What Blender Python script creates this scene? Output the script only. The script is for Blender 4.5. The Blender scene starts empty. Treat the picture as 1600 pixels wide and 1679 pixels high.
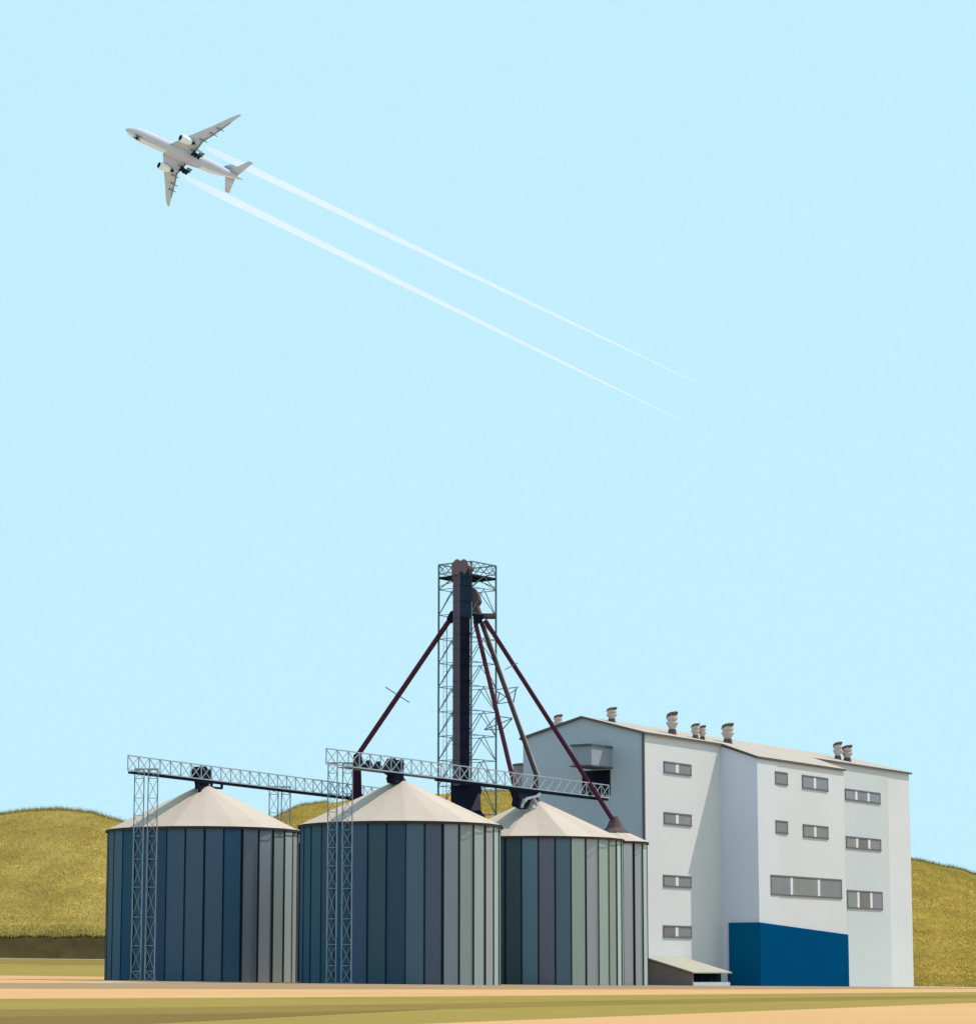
import bpy, math, random
import numpy as np
from mathutils import Vector, Matrix

rnd = random.Random(7)
scene = bpy.context.scene
COL = scene.collection

# ------------------------------------------------------------------ camera
F = 4700.0                       # focal length in photo pixels (1600 wide)
CAMH = 0.77
PITCH = math.atan(760.5 / F)
cp, sp = math.cos(PITCH), math.sin(PITCH)
cam = bpy.data.objects.new('camera', bpy.data.cameras.new('camera'))
COL.objects.link(cam)
cam.location = (0, 0, CAMH)
cam.rotation_euler = (math.pi / 2 + PITCH, 0, 0)
cam.data.sensor_fit = 'HORIZONTAL'
cam.data.sensor_width = 36
cam.data.lens = 36 * F / 1600
cam.data.clip_start = 1
cam.data.clip_end = 20000
scene.camera = cam


def at(px, py, Y):
    """world point seen at photo pixel px,py at distance Y"""
    u, v = (px - 800) / F, (839.5 - py) / F
    d = (u, cp - v * sp, sp + v * cp)
    k = Y / d[1]
    return Vector((d[0] * k, Y, d[2] * k + CAMH))


def sstep(a, b, x):
    t = min(1, max(0, (x - a) / (b - a)))
    return t * t * (3 - 2 * t)


def gz(x, y):
    z = -.17 - .011 * max(-200, min(200, x))
    z += .00033 * max(0, min(y, 460) - 300) ** 2 * sstep(-24, -39, x)
    return z


def ground_at(px, py):
    Y = 150.0
    for _ in range(60):
        P = at(px, py, Y)
        slope = (P.z - CAMH) / Y
        g = gz(P.x, Y)
        if slope >= -1e-4:
            Y = min(Y * 1.3, 430); continue
        Y = .5 * Y + .5 * min(430, (g - CAMH) / slope)
    P = at(px, py, Y)
    return Vector((P.x, Y, gz(P.x, Y)))


# ------------------------------------------------------------------ materials
def lin(c):
    return tuple((v / 12.92 if v <= .04045 else ((v + .055) / 1.055) ** 2.4) for v in [q / 255 for q in c])


def mat(name, col, rough=.75, var=.06, scale=2.0, metal=0, attr=False, stretch=(1, 1, 1), bump=0, fine=.04, fscale=None, spec=.0):
    m = bpy.data.materials.new(name)
    m.use_nodes = True
    nt = m.node_tree
    N = nt.nodes; L = nt.links
    b = N['Principled BSDF']
    b.inputs['Roughness'].default_value = rough
    b.inputs['Metallic'].default_value = metal
    b.inputs['Specular IOR Level'].default_value = spec
    tc = N.new('ShaderNodeTexCoord')
    mp = N.new('ShaderNodeMapping'); mp.inputs['Scale'].default_value = stretch
    L.new(tc.outputs['Object'], mp.inputs['Vector'])
    n1 = N.new('ShaderNodeTexNoise'); n1.inputs['Scale'].default_value = scale; n1.inputs['Detail'].default_value = 5
    n2 = N.new('ShaderNodeTexNoise'); n2.inputs['Scale'].default_value = fscale or scale * 9; n2.inputs['Detail'].default_value = 2
    L.new(mp.outputs[0], n1.inputs['Vector']); L.new(tc.outputs['Object'], n2.inputs['Vector'])
    r1 = N.new('ShaderNodeMapRange'); r1.inputs[1].default_value = .3; r1.inputs[2].default_value = .7
    r1.inputs[3].default_value = 1 - var; r1.inputs[4].default_value = 1 + var
    r2 = N.new('ShaderNodeMapRange'); r2.inputs[1].default_value = .3; r2.inputs[2].default_value = .7
    r2.inputs[3].default_value = 1 - fine; r2.inputs[4].default_value = 1 + fine
    L.new(n1.outputs['Fac'], r1.inputs[0]); L.new(n2.outputs['Fac'], r2.inputs[0])
    mu = N.new('ShaderNodeMath'); mu.operation = 'MULTIPLY'
    L.new(r1.outputs[0], mu.inputs[0]); L.new(r2.outputs[0], mu.inputs[1])
    vm = N.new('ShaderNodeVectorMath'); vm.operation = 'SCALE'
    if attr:
        a = N.new('ShaderNodeAttribute'); a.attribute_name = 'Col'
        L.new(a.outputs['Color'], vm.inputs[0])
    else:
        vm.inputs[0].default_value = col
    L.new(mu.outputs[0], vm.inputs['Scale'])
    L.new(vm.outputs[0], b.inputs['Base Color'])
    if bump:
        bp = N.new('ShaderNodeBump'); bp.inputs['Strength'].default_value = bump; bp.inputs['Distance'].default_value = .02
        L.new(n2.outputs['Fac'], bp.inputs['Height']); L.new(bp.outputs[0], b.inputs['Normal'])
    return m


M = {}
M['ground'] = mat('pale_bounce_ground', (.42, .37, .27), .95, .08, .06, bump=.2, fscale=3)  # terrain paled to bounce more light onto the airliner's underside
M['peach'] = mat('sandy_soil', (.50, .29, .14), .95, .05, .06, bump=.2, fscale=4)
M['olive'] = mat('olive_field', (.263, .192, .057), .95, .07, .05, bump=.2, fscale=3)
M['olive_dark'] = mat('mown_olive_field', (.211, .147, .048), .95, .07, .05, bump=.2, fscale=3)
M['olive_darker'] = mat('worn_olive_field', (.170, .118, .042), .95, .07, .05, bump=.2, fscale=3)
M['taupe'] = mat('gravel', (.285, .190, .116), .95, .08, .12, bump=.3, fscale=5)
M['bank'] = mat('dark_earth', (.165, .105, .045), .95, .18, .5, bump=.3, fscale=6)
M['hill'] = mat('hill_soil', (.33, .225, .055), .95, .3, .12, fine=.2, fscale=1.2)
M['hill_ochre'] = mat('ochre_hill_soil', (.31, .205, .04), .95, .3, .12, fine=.2, fscale=1.2)
M['blade'] = mat('grass_blades', None, .9, .10, .12, attr=True, fine=.05)
M['panel'] = mat('silo_sheet', None, .62, .05, .25, attr=True, stretch=(1, 1, .15), fine=.04, fscale=6)
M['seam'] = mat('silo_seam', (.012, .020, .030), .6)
M['seam_shade'] = mat('shade_side_silo_seam', (.008, .022, .036), .6)
M['cone'] = mat('silo_roof_sheet', None, .6, .04, .3, attr=True, fine=.03, fscale=5)
M['eave'] = mat('eave_trim', (.05, .042, .045), .7)
M['steel'] = mat('galvanised_steel', (.30, .335, .385), .5, .08, 1.0)
M['lattice'] = mat('dull_lattice_steel', (.21, .25, .30), .5, .08, 1.0)
M['steel_dark'] = mat('slate_steel', (.12, .165, .195), .55, .08, 1.0)
M['black'] = mat('black_steel', (.016, .020, .032), .6, .15, 1.0)
M['trough'] = mat('dark_trough', (.014, .022, .034), .6, .15, 1.0)
M['mauve'] = mat('mauve_paint', (.105, .085, .115), .6, .06, .5)
M['navy'] = mat('navy_paint', (.016, .030, .050), .55, .08, .5)
M['navy_dark'] = mat('near_black_navy_paint', (.012, .014, .026), .55, .08, .5)
M['maroon'] = mat('maroon_pipe_paint', (.075, .022, .035), .5, .1, 1)
M['drop'] = mat('dark_plum_paint', (.030, .013, .024), .5, .1, 1)
M['chute_grey'] = mat('brownish_grey_pipe_paint', (.065, .036, .040), .5, .1, 1)
M['pipe_pale'] = mat('pale_pipe_paint', (.40, .34, .32), .5, .1, 1)
M['pinkbrown'] = mat('pinkish_brown_paint', (.17, .11, .125), .6, .08, 1)
M['brown'] = mat('dull_brown_paint', (.125, .085, .085), .6, .12, 1)
M['white'] = mat('off_white_render', (.63, .61, .622), .85, .025, .12, bump=.05, fscale=4)
M['greenwhite'] = mat('pale_green_render', (.62, .63, .655), .85, .025, .12, bump=.05, fscale=4)
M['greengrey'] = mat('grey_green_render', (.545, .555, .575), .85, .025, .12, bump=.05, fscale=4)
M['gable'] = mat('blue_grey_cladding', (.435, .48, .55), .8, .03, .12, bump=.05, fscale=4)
M['recess'] = mat('shade_tinted_render', (.66, .68, .78), .85, .025, .12, bump=.05, fscale=4)
M['roof'] = mat('pale_roof_sheet', (.40, .345, .305), .7, .04, .2, bump=.05, fscale=4)
M['bay'] = mat('grey_bay_cladding', (.30, .325, .38), .8, .03, .3)
M['roof_trim'] = mat('roof_edge', (.11, .11, .12), .7)
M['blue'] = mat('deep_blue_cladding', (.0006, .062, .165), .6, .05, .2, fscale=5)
M['blue_side'] = mat('shade_lifted_blue_cladding', (.001, .10, .225), .6, .05, .2, fscale=5)
M['frame'] = mat('window_frame_grey', (.15, .148, .155), .7)
M['mullion'] = mat('white_mullion', (.68, .68, .70), .6)
GL = [mat('window_glass_%s' % n, c, .35, .05, .4) for n, c in
      (('grey', (.24, .23, .25)), ('blue', (.25, .26, .31)), ('green', (.245, .25, .245)), ('brown', (.20, .175, .18)))]
M['shed_wall'] = mat('taupe_render', (.215, .175, .165), .85, .05, .3, fscale=4)
M['shed_roof'] = mat('pale_green_roof', (.37, .34, .28), .8, .05, .3, fscale=4)
M['dark_gap'] = mat('dark_opening', (.010, .018, .028), .8)
M['vent'] = mat('vent_sheet', (.52, .44, .39), .6, .06, 1.5)
M['vent_cap'] = mat('rusty_vent_cap', (.15, .085, .085), .7, .2, 2)
M['tank'] = mat('pinkish_grey_tank', (.30, .25, .27), .7, .04, .5)
M['plane'] = mat('aircraft_paint', (.54, .50, .565), .45, .02, .1)
M['plane_wing'] = mat('aircraft_wing_grey', (.55, .525, .59), .45, .02, .1)
M['plane_light'] = mat('aircraft_painted_light', (.80, .73, .77), .5, .02, .1)
M['plane_edge'] = mat('aircraft_wing_trim', (.22, .23, .26), .5)
M['nacelle'] = mat('nacelle_paint', (.84, .79, .82), .4, .02, .1)
M['intake'] = mat('dark_intake', (.012, .018, .03), .5)
M['gear'] = mat('dark_gear_metal', (.014, .022, .034), .6)
M['gear_door'] = mat('gear_door_grey_blue', (.16, .22, .27), .5)


# ------------------------------------------------------------------ mesh builder
class MB:
    def __init__(self):
        self.v = []; self.f = []; self.m = []; self.c = []

    def add(self, verts, faces, mi=0, col=None):
        o = len(self.v)
        self.v += [tuple(p) for p in verts]
        for f in faces:
            self.f.append(tuple(i + o for i in f)); self.m.append(mi); self.c.append(col)
        return self

    def poly(self, pts, mi=0, col=None):
        return self.add(pts, [tuple(range(len(pts)))], mi, col)

    def hexa(self, p, mi=0, col=None):
        """p: 4 bottom pts then 4 top pts"""
        return self.add(p, [(3, 2, 1, 0), (4, 5, 6, 7), (0, 1, 5, 4), (1, 2, 6, 5), (2, 3, 7, 6), (3, 0, 4, 7)], mi, col)

    def box(self, c, ax, ay, az, mi=0):
        c, ax, ay, az = Vector(c), Vector(ax) / 2, Vector(ay) / 2, Vector(az) / 2
        b = [c - ax - ay - az, c + ax - ay - az, c + ax + ay - az, c - ax + ay - az]
        return self.hexa(b + [q + 2 * az for q in b], mi)

    def bar(self, p, q, w=.1, h=None, mi=0):
        p, q = Vector(p), Vector(q)
        d = (q - p)
        if d.length < 1e-6: return self
        d.normalize()
        s = d.cross(Vector((0, 0, 1)))
        if s.length < .05: s = d.cross(Vector((.86, -.5, 0)))
        s.normalize(); t = s.cross(d)
        s = s * w / 2; t = t * (h or w) / 2
        a = [p - s - t, p + s - t, p + s + t, p - s + t]
        return self.add(a + [x + (q - p) for x in a], [(3, 2, 1, 0), (4, 5, 6, 7), (0, 1, 5, 4), (1, 2, 6, 5), (2, 3, 7, 6), (3, 0, 4, 7)], mi)

    def tube(self, p, q, r, r2=None, n=12, mi=0, cap=True):
        p, q = Vector(p), Vector(q)
        r2 = r if r2 is None else r2
        d = (q - p).normalized()
        s = d.orthogonal().normalized(); t = d.cross(s)
        V = [p + (s * math.cos(a) + t * math.sin(a)) * r for a in [2 * math.pi * i / n for i in range(n)]]
        V += [q + (s * math.cos(a) + t * math.sin(a)) * r2 for a in [2 * math.pi * i / n for i in range(n)]]
        fs = [(i, (i + 1) % n, n + (i + 1) % n, n + i) for i in range(n)]
        if cap: fs += [tuple(range(n - 1, -1, -1)), tuple(range(n, 2 * n))]
        return self.add(V, fs, mi)

    def rings(self, rings, mi=0, cap=True):
        n = len(rings[0]); V = []; fs = []
        for r in rings: V += list(r)
        for k in range(len(rings) - 1):
            for i in range(n):
                j = (i + 1) % n
                fs.append((k * n + i, k * n + j, (k + 1) * n + j, (k + 1) * n + i))
        if cap:
            fs.append(tuple(range(n - 1, -1, -1))); fs.append(tuple(range((len(rings) - 1) * n, len(rings) * n)))
        return self.add(V, fs, mi)

    def lathe(self, c, prof, n=16, mi=0, cap=True, ph=0):
        c = Vector(c)
        return self.rings([[c + Vector((r * math.cos(ph + 2 * math.pi * i / n), r * math.sin(ph + 2 * math.pi * i / n), z)) for i in range(n)] for r, z in prof], mi, cap)

    def build(self, name, mats, parent=None, smooth=False, origin=None):
        me = bpy.data.meshes.new(name)
        off = Vector((0, 0, 0))
        if parent is not None: off = Vector(parent.location)
        elif origin is not None: off = Vector(origin)
        me.from_pydata([tuple(Vector(p) - off) for p in self.v], [], self.f)
        if not isinstance(mats, (list, tuple)): mats = [mats]
        for m in mats: me.materials.append(m)
        if len(mats) > 1:
            me.polygons.foreach_set('material_index', self.m)
        if any(c is not None for c in self.c):
            ca = me.color_attributes.new('Col', 'FLOAT_COLOR', 'CORNER')
            arr = []
            for f, c in zip(self.f, self.c):
                c = c or (.5, .5, .5)
                arr += [c[0], c[1], c[2], 1.0] * len(f)
            ca.data.foreach_set('color', arr)
        if smooth:
            me.polygons.foreach_set('use_smooth', [True] * len(me.polygons))
        me.update()
        o = bpy.data.objects.new(name, me)
        COL.objects.link(o)
        if parent is not None: o.parent = parent
        elif origin is not None: o.location = off
        return o


def sub(o, part):
    """parent part (built in the same frame as o's parent) below o"""
    part.parent = o
    return part


def tag(o, label=None, cat=None, group=None, kind=None):
    for k, v in (('label', label), ('category', cat), ('group', group), ('kind', kind)):
        if v: o[k] = v
    return o


def thing(name, label, cat, loc, group=None):
    o = bpy.data.objects.new(name, None)
    o.empty_display_size = 1
    COL.objects.link(o)
    o.location = loc
    return tag(o, label, cat, group)


# ------------------------------------------------------------------ world and sun
SUN_AZ = Vector((.876, .482)).normalized()
SUN_EL = math.radians(54.5)
w = bpy.data.worlds.new('World'); scene.world = w
w.use_nodes = True
nt = w.node_tree
bg = nt.nodes['Background']
sky = nt.nodes.new('ShaderNodeTexSky'); sky.sky_type = 'NISHITA'; sky.sun_disc = False
sky.sun_elevation = SUN_EL
sky.sun_rotation = math.atan2(SUN_AZ.x, SUN_AZ.y)
sky.dust_density = 1.0
mx = nt.nodes.new('ShaderNodeMix'); mx.data_type = 'RGBA'
mx.inputs['Factor'].default_value = .97
nt.links.new(sky.outputs[0], mx.inputs['A'])
mx.inputs['B'].default_value = (5.52, 8.75, 10.1, 1)      # thin milky cyan haze over the whole sky
stc = nt.nodes.new('ShaderNodeTexCoord')
hz = nt.nodes.new('ShaderNodeTexNoise'); hz.inputs['Scale'].default_value = 850; hz.inputs['Detail'].default_value = 2   # fine mottling of the haze
nt.links.new(stc.outputs['Generated'], hz.inputs['Vector'])
hr = nt.nodes.new('ShaderNodeMapRange'); hr.inputs[1].default_value = .3; hr.inputs[2].default_value = .7
hr.inputs[3].default_value = .98; hr.inputs[4].default_value = 1.02
nt.links.new(hz.outputs['Fac'], hr.inputs[0])
hs_ = nt.nodes.new('ShaderNodeVectorMath'); hs_.operation = 'SCALE'
nt.links.new(mx.outputs['Result'], hs_.inputs[0]); nt.links.new(hr.outputs[0], hs_.inputs['Scale'])
nt.links.new(hs_.outputs[0], bg.inputs['Color'])
bg.inputs['Strength'].default_value = .1
sl = bpy.data.lights.new('sun', 'SUN'); so = bpy.data.objects.new('sun', sl); COL.objects.link(so)
sl.energy = 4.6; sl.angle = math.radians(.5); sl.color = (1, .93, .84)
sd = Vector((SUN_AZ.x * math.cos(SUN_EL), SUN_AZ.y * math.cos(SUN_EL), math.sin(SUN_EL)))
so.rotation_euler = (-sd).to_track_quat('-Z', 'Y').to_euler()
so.location = sd * 800
scene.view_settings.view_transform = 'Standard'
scene.view_settings.look = 'None'
scene.view_settings.exposure = 0
scene.cycles.max_bounces = 6
scene.cycles.transparent_max_bounces = 12


# ------------------------------------------------------------------ ground and strips
def axis(parts):
    out = []
    for a, b, s in parts:
        n = max(1, round((b - a) / s))
        out += [a + (b - a) * i / n for i in range(n)]
    out.append(parts[-1][1])
    return out


def grid(xs, ys, fz):
    m = MB(); nx = len(xs)
    V = [(x, y, fz(x, y)) for y in ys for x in xs]
    fs = [(j * nx + i, j * nx + i + 1, (j + 1) * nx + i + 1, (j + 1) * nx + i) for j in range(len(ys) - 1) for i in range(nx - 1)]
    return m.add(V, fs)


xs = axis([(-4000, -200, 400), (-200, -60, 5), (-60, -15, 1.5), (-15, 200, 5), (200, 4000, 400)])
ys = axis([(-300, -20, 40), (-20, 280, 6), (280, 470, 2), (470, 700, 10), (700, 6000, 500)])
g = grid(xs, ys, lambda x, y: gz(x, y)).build('ground', M['ground'])
tag(g, kind='structure')


def strip(name, top, bot, m, off, x0=-900, x1=2500, step=40):
    """a ground strip between two photo lines, each [(px,py),...], laid on the terrain"""
    def ev(L, x):
        if x <= L[0][0]: a, b = L[0], L[1]
        elif x >= L[-1][0]: a, b = L[-2], L[-1]
        else:
            for a, b in zip(L, L[1:]):
                if a[0] <= x <= b[0]: break
        return a[1] + (b[1] - a[1]) * (x - a[0]) / (b[0] - a[0])
    mb = MB(); V = []; fs = []; K = 14
    n = int((x1 - x0) / step)
    for i in range(n + 1):
        x = x0 + (x1 - x0) * i / n
        A = ground_at(x, ev(top, x)); B = ground_at(x, max(ev(bot, x), ev(top, x) + .01))
        for k in range(K + 1):
            t = k / K; t = 1 - (1 - t) ** 2
            X, Y = A.x + (B.x - A.x) * t, A.y + (B.y - A.y) * t
            V.append((X, Y, gz(X, Y) + off))
    for i in range(n):
        for k in range(K):
            a = i * (K + 1) + k
            fs.append((a, a + 1, a + K + 2, a + K + 1))
    mb.add(V, fs)
    return tag(mb.build(name, m), kind='structure')


def rect(name, x0, x1, y0, y1, m, off, sx=1.5, sy=1.5):
    return tag(grid(axis([(x0, x1, sx)]), axis([(y0, y1, sy)]), lambda x, y: gz(x, y) + off).build(name, m), kind='structure')


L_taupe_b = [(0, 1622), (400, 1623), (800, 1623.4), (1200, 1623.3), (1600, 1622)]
L_peach_b = [(0, 1639), (400, 1637), (800, 1634.3), (1200, 1631), (1600, 1627.5)]
L_dark_t = [(0, 1657), (400, 1652), (800, 1645.5), (1200, 1638.5), (1600, 1632.5)]
L_dark_b = [(0, 1670), (400, 1664), (720, 1657), (1200, 1646), (1600, 1637.5)]
# gravel yard under the silos and the mill, then the bands in front of it
yard = MB()
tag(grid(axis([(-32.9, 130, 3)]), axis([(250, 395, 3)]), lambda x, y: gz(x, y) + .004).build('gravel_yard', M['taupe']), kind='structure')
strip('gravel_shadow_strip', [(-900, 1612.5), (174, 1612.5), (400, 1612.5), (1058, 1617.5), (1500, 1619.5), (2500, 1626)], L_taupe_b, M['taupe'], .010)  # gravel strip whose taupe also stands for the buildings' painted-in shadow
strip('sandy_road', L_taupe_b, L_peach_b, M['peach'], .013)
strip('field', L_peach_b, L_dark_t, M['olive'], .016)
strip('mown_field', L_dark_t, L_dark_b, M['olive_dark'], .019)
strip('field', L_dark_b, [(0, 1740), (1600, 1740)], M['olive'], .022)
strip('worn_field', [(-900, 1691), (0, 1670), (400, 1663.5), (720, 1656.6)], [(-900, 1739), (290, 1679), (720, 1656.8)], M['olive_darker'], .026, -900, 720, 20)
strip('sandy_road', [(-500, 1733), (770, 1679), (1600, 1646.2), (2500, 1612.5)], [(-500, 1760), (2500, 1720)], M['peach'], .030, 0, 2500)
# left, behind the silos
rect('sandy_road', -150, -33, 190, 331, M['peach'], .007)
rect('field', -150, -33, 331.05, 371.5, M['olive'], .009)
rect('mown_field', -150, -33, 371.55, 386, M['olive_dark'], .011)


# ------------------------------------------------------------------ hills
def interp(pts, x):
    if x <= pts[0][0]: return pts[0][1]
    for (a, ya), (b, yb) in zip(pts, pts[1:]):
        if a <= x <= b:
            t = (x - a) / (b - a); t2 = t * t * (3 - 2 * t) * .5 + t * .5
            return ya + (yb - ya) * t2
    return pts[-1][1]


def make_hill(prof, Yc, Yf, Yb, z0, name, px0, px1, mname='hill'):
    """prof: skyline [(px,py)] at crest distance Yc; foot at Yf"""
    def hz(px, Y):
        zc = at(px, interp(prof, px), Yc).z
        if Y <= Yc:
            t = (Y - Yf) / (Yc - Yf)
            s = math.sin(t * math.pi / 2) ** .72 if t > 0 else 0
        else:
            s = math.cos(min(1, (Y - Yc) / (Yb - Yc)) * math.pi / 2)
        base = z0((px - 800) / F * Y)
        return base + (max(0, zc - base)) * s
    m = MB(); V = []; fs = []
    xs = axis([(px0, px1, 8)])
    ys = axis([(Yf, Yc, (Yc - Yf) / 40), (Yc, Yb, (Yb - Yc) / 12)])
    for Y in ys:
        for px in xs:
            V.append(((px - 800) / F * Y, Y, hz(px, Y)))
    nx = len(xs)
    fs = [(j * nx + i, j * nx + i + 1, (j + 1) * nx + i + 1, (j + 1) * nx + i) for j in range(len(ys) - 1) for i in range(nx - 1)]
    o = m.add(V, fs).build(name, M[mname], smooth=True)
    tag(o, kind='structure')
    return hz


def wob(px):
    return 1.6 * math.sin(px * .045) + 1.1 * math.sin(px * .11 + 2) + .6 * math.sin(px * .31)


profA = [(-420, 1520), (-250, 1400), (-90, 1358), (0, 1343), (50, 1337), (100, 1335), (150, 1340), (200, 1354), (255, 1385), (330, 1440), (420, 1530)]
profB = [(300, 1460), (380, 1395), (440, 1352), (500, 1327), (600, 1314), (700, 1308), (820, 1305), (950, 1309), (1150, 1335), (1350, 1380),
         (1493, 1416), (1560, 1430), (1600, 1442), (1700, 1476), (1900, 1570), (2000, 1600)]
profA = [(x, y + wob(x) * .12) for x in range(-420, 421, 14) for y in [interp(profA, x)]]
profB = [(x, y + wob(x + 60) * .2) for x in range(300, 2001, 14) for y in [interp(profB, x)]]
YA, YB = 480, 600
hzA = make_hill(profA, YA, 392.5, 560, lambda x: 5.6, 'hill', -420, 420)
hzB = make_hill(profB, YB, 445, 720, lambda x: -1.2, 'hill', 300, 2000, 'hill_ochre')

# cut earth bank at the foot of the left hill
bk = MB()
bx = axis([(-150, -24, 1.0)])
V = []
for x in bx:
    zz = gz(x, 388)
    V += [(x, 387, zz - .3), (x, 388.2, 5.75 + .08 * math.sin(x * .9) + .06 * math.sin(x * 2.3)), (x, 393, 5.2), (x, 394, 4.0)]
fs = []
for i in range(len(bx) - 1):
    for k in range(3):
        fs.append((i * 4 + k, (i + 1) * 4 + k, (i + 1) * 4 + k + 1, i * 4 + k + 1))
tag(bk.add(V, fs).build('earth_bank', M['bank']), kind='structure')


def blades(name, hz, Yf, Yc, ranges, n, seed, hgt=(.2, .6), tint=(1, 1, 1)):
    r = np.random.default_rng(seed)
    P = []; T = []
    tot = sum(b - a for a, b in ranges)
    for a, b in ranges:
        k = int(n * (b - a) / tot)
        px = r.uniform(a, b, k)
        t = r.uniform(0, 1.03, k)
        t = np.where(r.uniform(0, 1, k) < .12, r.uniform(.9, 1.02, k), t ** 1.25)
        Y = Yf + (Yc - Yf) * t
        T.append(t)
        for p_, y_ in zip(px, Y):
            P.append(((p_ - 800) / F * y_, y_, hz(p_, y_)))
    P = np.array(P); k = len(P); t_all = np.concatenate(T)
    ang = r.uniform(0, 2 * np.pi, k)
    lean = r.normal(0, .42, (k, 2))
    h = r.uniform(hgt[0], hgt[1], k)
    top = t_all > .9
    h = np.where(top, h * r.uniform(.9, 2.6, k), h)
    wd = np.where(top, r.uniform(.04, .08, k), r.uniform(.05, .13, k))
    dx, dy = np.cos(ang) * wd, np.sin(ang) * wd * .15
    V = np.empty((k, 3, 3))
    V[:, 0] = P - np.stack([dx, dy, np.full(k, .05)], 1)
    V[:, 1] = P + np.stack([dx, dy, np.full(k, -.05)], 1)
    up_y = np.where(top & (r.uniform(0, 1, k) < .6), 0, .75); up_z = np.where(up_y == 0, 1.0, .62)   # turf lies along the slope, the crest stands up
    V[:, 2] = P + np.stack([lean[:, 0] * h, (up_y + lean[:, 1] * .6) * h, up_z * h], 1)
    base = np.array([[.60, .46, .125], [.56, .44, .12], [.66, .52, .16], [.53, .405, .11], [.55, .46, .135], [.49, .37, .11]])
    # clumpy tone from a few waves over the slope
    c = np.sin(P[:, 0] * .55 + np.sin(P[:, 2] * .6)) + np.sin(P[:, 2] * .9 + P[:, 0] * .23) + .7 * np.sin(P[:, 0] * 1.7 - P[:, 2] * 1.3)
    c = np.clip(c / 5 + .5 + r.normal(0, .22, k), 0, .999)
    ordr = np.array([5, 3, 1, 4, 0, 2])
    C = base[ordr[(c * 6).astype(int)]] * r.uniform(.86, 1.14, (k, 1)) * np.array(tint)
    me = bpy.data.meshes.new(name)
    me.vertices.add(3 * k); me.vertices.foreach_set('co', V.reshape(-1))
    me.loops.add(3 * k); me.loops.foreach_set('vertex_index', np.arange(3 * k, dtype=np.int32))
    me.polygons.add(k); me.polygons.foreach_set('loop_start', np.arange(0, 3 * k, 3, dtype=np.int32))
    me.polygons.foreach_set('loop_total', np.full(k, 3, dtype=np.int32))
    me.update(calc_edges=True)
    ca = me.color_attributes.new('Col', 'FLOAT_COLOR', 'CORNER')
    cc = np.ones((k, 3, 4)); cc[:, :, :3] = C[:, None, :]
    ca.data.foreach_set('color', cc.reshape(-1).astype(np.float32))
    me.materials.append(M['blade'])
    o = bpy.data.objects.new(name, me); COL.objects.link(o)
    return o


g1 = blades('hill_grass', hzA, 392.5, YA, [(-250, 330)], 170000, 3, tint=(.67, .59, .55))
tag(g1, 'dry olive grass covering the rounded hill left of the silos', 'grass', kind='stuff')
g2 = blades('hill_grass', hzB, 445, YB, [(430, 540), (770, 870), (1440, 1800)], 170000, 4, tint=(.56, .485, .385))
tag(g2, 'dry olive grass covering the long hill behind the white mill', 'grass', kind='stuff')
# fringe of dark grass overhanging the earth bank
r = random.Random(5)
fb = MB()
for i in range(3500):
    x = r.uniform(-140, -26); h = r.uniform(.2, .65)
    z = 5.6 + .08 * math.sin(x * .9) + .06 * math.sin(x * 2.3); l = r.uniform(-.4, .4)
    fb.poly([(x - .1, 388.3, z), (x + .1, 388.3, z), (x + l, 388.1, z + h)], 0, (.14, .09, .04) if r.random() < .85 else (.22, .155, .055))
tag(fb.build('bank_grass', M['blade']), 'dark brown grass fringe along the top of the earth bank', 'grass', kind='stuff')


# ------------------------------------------------------------------ silos
def mixc(a, b, t): return tuple(p + (q - p) * t for p, q in zip(a, b))


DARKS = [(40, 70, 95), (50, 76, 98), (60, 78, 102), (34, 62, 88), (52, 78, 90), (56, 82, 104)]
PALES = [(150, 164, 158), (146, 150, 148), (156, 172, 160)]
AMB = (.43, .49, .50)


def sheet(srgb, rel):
    """sheet colour reaching srgb in daylight, sun and shade contrast painted in by bearing"""
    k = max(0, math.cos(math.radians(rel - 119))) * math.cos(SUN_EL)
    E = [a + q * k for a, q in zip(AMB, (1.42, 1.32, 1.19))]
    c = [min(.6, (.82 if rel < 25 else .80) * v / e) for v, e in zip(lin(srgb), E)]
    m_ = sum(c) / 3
    return tuple(m_ + (v - m_) * .86 for v in c)


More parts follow.
